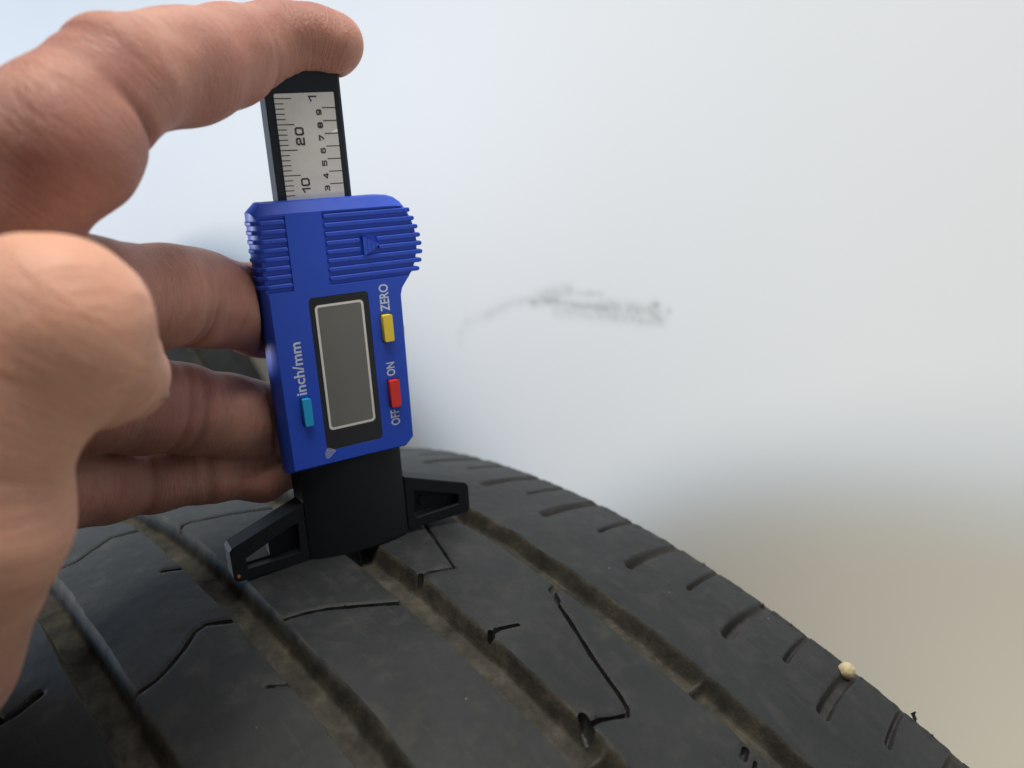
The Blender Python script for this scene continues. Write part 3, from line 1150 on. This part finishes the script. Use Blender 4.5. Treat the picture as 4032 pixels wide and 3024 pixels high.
# relax the voxel stepping a little
for it in range(3):
    acc = np.zeros_like(Vh); cn = np.zeros(len(Vh))
    for i in range(4):
        a, b = Q[:, i], Q[:, (i + 1) % 4]
        for d in range(3):
            acc[:, d] += np.bincount(a, Vh[b, d], len(Vh)) + np.bincount(b, Vh[a, d], len(Vh))
        cn += np.bincount(a, minlength=len(Vh)) + np.bincount(b, minlength=len(Vh))
    Vh = Vh + .5 * (acc / np.maximum(cn, 1)[:, None] - Vh)
used = np.unique(Q)
me = raw_mesh('hand', (Vh * MM), Q)
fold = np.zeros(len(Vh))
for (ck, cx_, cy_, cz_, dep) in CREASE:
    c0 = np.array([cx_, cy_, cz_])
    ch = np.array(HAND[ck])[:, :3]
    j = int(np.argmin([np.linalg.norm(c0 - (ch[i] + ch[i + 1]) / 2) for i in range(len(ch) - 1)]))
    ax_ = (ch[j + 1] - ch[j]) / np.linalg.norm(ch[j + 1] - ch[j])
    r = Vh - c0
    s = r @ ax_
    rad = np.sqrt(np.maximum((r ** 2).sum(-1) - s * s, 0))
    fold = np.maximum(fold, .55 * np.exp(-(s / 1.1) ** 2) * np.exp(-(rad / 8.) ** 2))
flow = np.zeros((len(Vh), 3), np.float32)
best = np.full(len(Vh), 1e9)
for ki, (key, ch) in enumerate(HAND.items()):
    arc = 0.
    for a, b in zip(ch, ch[1:]):
        pa, pb = np.array(a[:3]), np.array(b[:3])
        ab = pb - pa
        ln = np.linalg.norm(ab)
        h = ((Vh - pa) @ ab) / ln ** 2
        hc = np.clip(h, 0, 1)
        dd = np.linalg.norm(Vh - pa - hc[:, None] * ab, axis=1) - (a[3] + (b[3] - a[3]) * hc)
        m = dd < best
        best[m] = dd[m]
        flow[m, 0] = (arc + np.clip(h[m], -.5, 1.5) * ln) * 1.15
        flow[m, 1:] = Vh[m][:, 1:] * .16
        flow[m, 2] += 31. * ki
        arc += ln
dth = [None, None]
for w_, keys in enumerate((('thumb',), [k for k in HAND if k not in ('thumb', 'wrist')])):
    for key in keys:
        for a, b in zip(HAND[key], HAND[key][1:]):
            pa, pb = np.array(a[:3]), np.array(b[:3])
            hc = np.clip(((Vh - pa) @ (pb - pa)) / ((pb - pa) @ (pb - pa)), 0, 1)
            dd = np.linalg.norm(Vh - pa - hc[:, None] * (pb - pa), axis=1) - (a[3] + (b[3] - a[3]) * hc)
            dth[w_] = dd if dth[w_] is None else np.minimum(dth[w_], dd)
lines = {}
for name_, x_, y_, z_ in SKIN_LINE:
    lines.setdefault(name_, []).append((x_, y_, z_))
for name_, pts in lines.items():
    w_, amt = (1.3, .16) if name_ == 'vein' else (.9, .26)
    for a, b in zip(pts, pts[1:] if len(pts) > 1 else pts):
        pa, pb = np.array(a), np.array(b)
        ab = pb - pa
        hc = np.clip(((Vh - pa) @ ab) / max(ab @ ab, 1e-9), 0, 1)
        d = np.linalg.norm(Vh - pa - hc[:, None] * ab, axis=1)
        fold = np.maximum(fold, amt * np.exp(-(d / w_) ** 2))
at = me.attributes.new('thumb_skin', 'FLOAT', 'POINT')
at.data.foreach_set('value', smoothstep(-3., 3., dth[1] - dth[0]).astype(np.float32))
at = me.attributes.new('skin_flow', 'FLOAT_VECTOR', 'POINT')
at.data.foreach_set('vector', flow.ravel())
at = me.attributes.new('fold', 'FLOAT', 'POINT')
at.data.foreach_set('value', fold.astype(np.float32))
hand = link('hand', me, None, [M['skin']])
tag(hand, 'left hand from the side, index finger pressing down on top of the gauge', 'hand')


def nail(c, out, along, w, l, name='fingernail'):
    """curved plate centred at c (mm), facing out, growing along"""
    out = np.array(out, float); out /= np.linalg.norm(out)
    along = np.array(along, float); along -= out * (along @ out); along /= np.linalg.norm(along)
    sd = np.cross(along, out)
    n1, n2 = 11, 13
    Vn = []
    for i in range(n1):
        for j in range(n2):
            a = (i / (n1 - 1) * 2 - 1); b = (j / (n2 - 1) * 2 - 1)
            ww = w * .5 * (1 - .25 * max(0, b) ** 4 - .18 * max(0, -b) ** 3)
            Vn.append(np.array(c) + sd * a * ww + along * b * l * .5 - out * (a * a * w * .20 + .03 * l * b * b))
    Vn = np.array(Vn)
    ii = (np.arange(n1 - 1)[:, None] * n2 + np.arange(n2 - 1)[None]).ravel()
    m = raw_mesh(name, Vn * MM, np.stack([ii, ii + n2, ii + n2 + 1, ii + 1], 1))
    o = link(name, m, hand, [M['nail']])
    md = o.modifiers.new('thick', 'SOLIDIFY'); md.thickness = .0005; md.offset = -1
    return o


tn = [np.array(q) for q in THUMB_NAIL]
camx = np.array([0.7379555, -0.6735417, -0.0419908]); camy = np.array([.2625929, .2292732, .937272]); camz = np.array([-.6216644, -.7026915, .3460607])
nail(tn[0], camx * 1.0 - camz * .5 + camy * .2, -camy * 1.0 - camz * .35 + camx * .3, 8, 8.5)
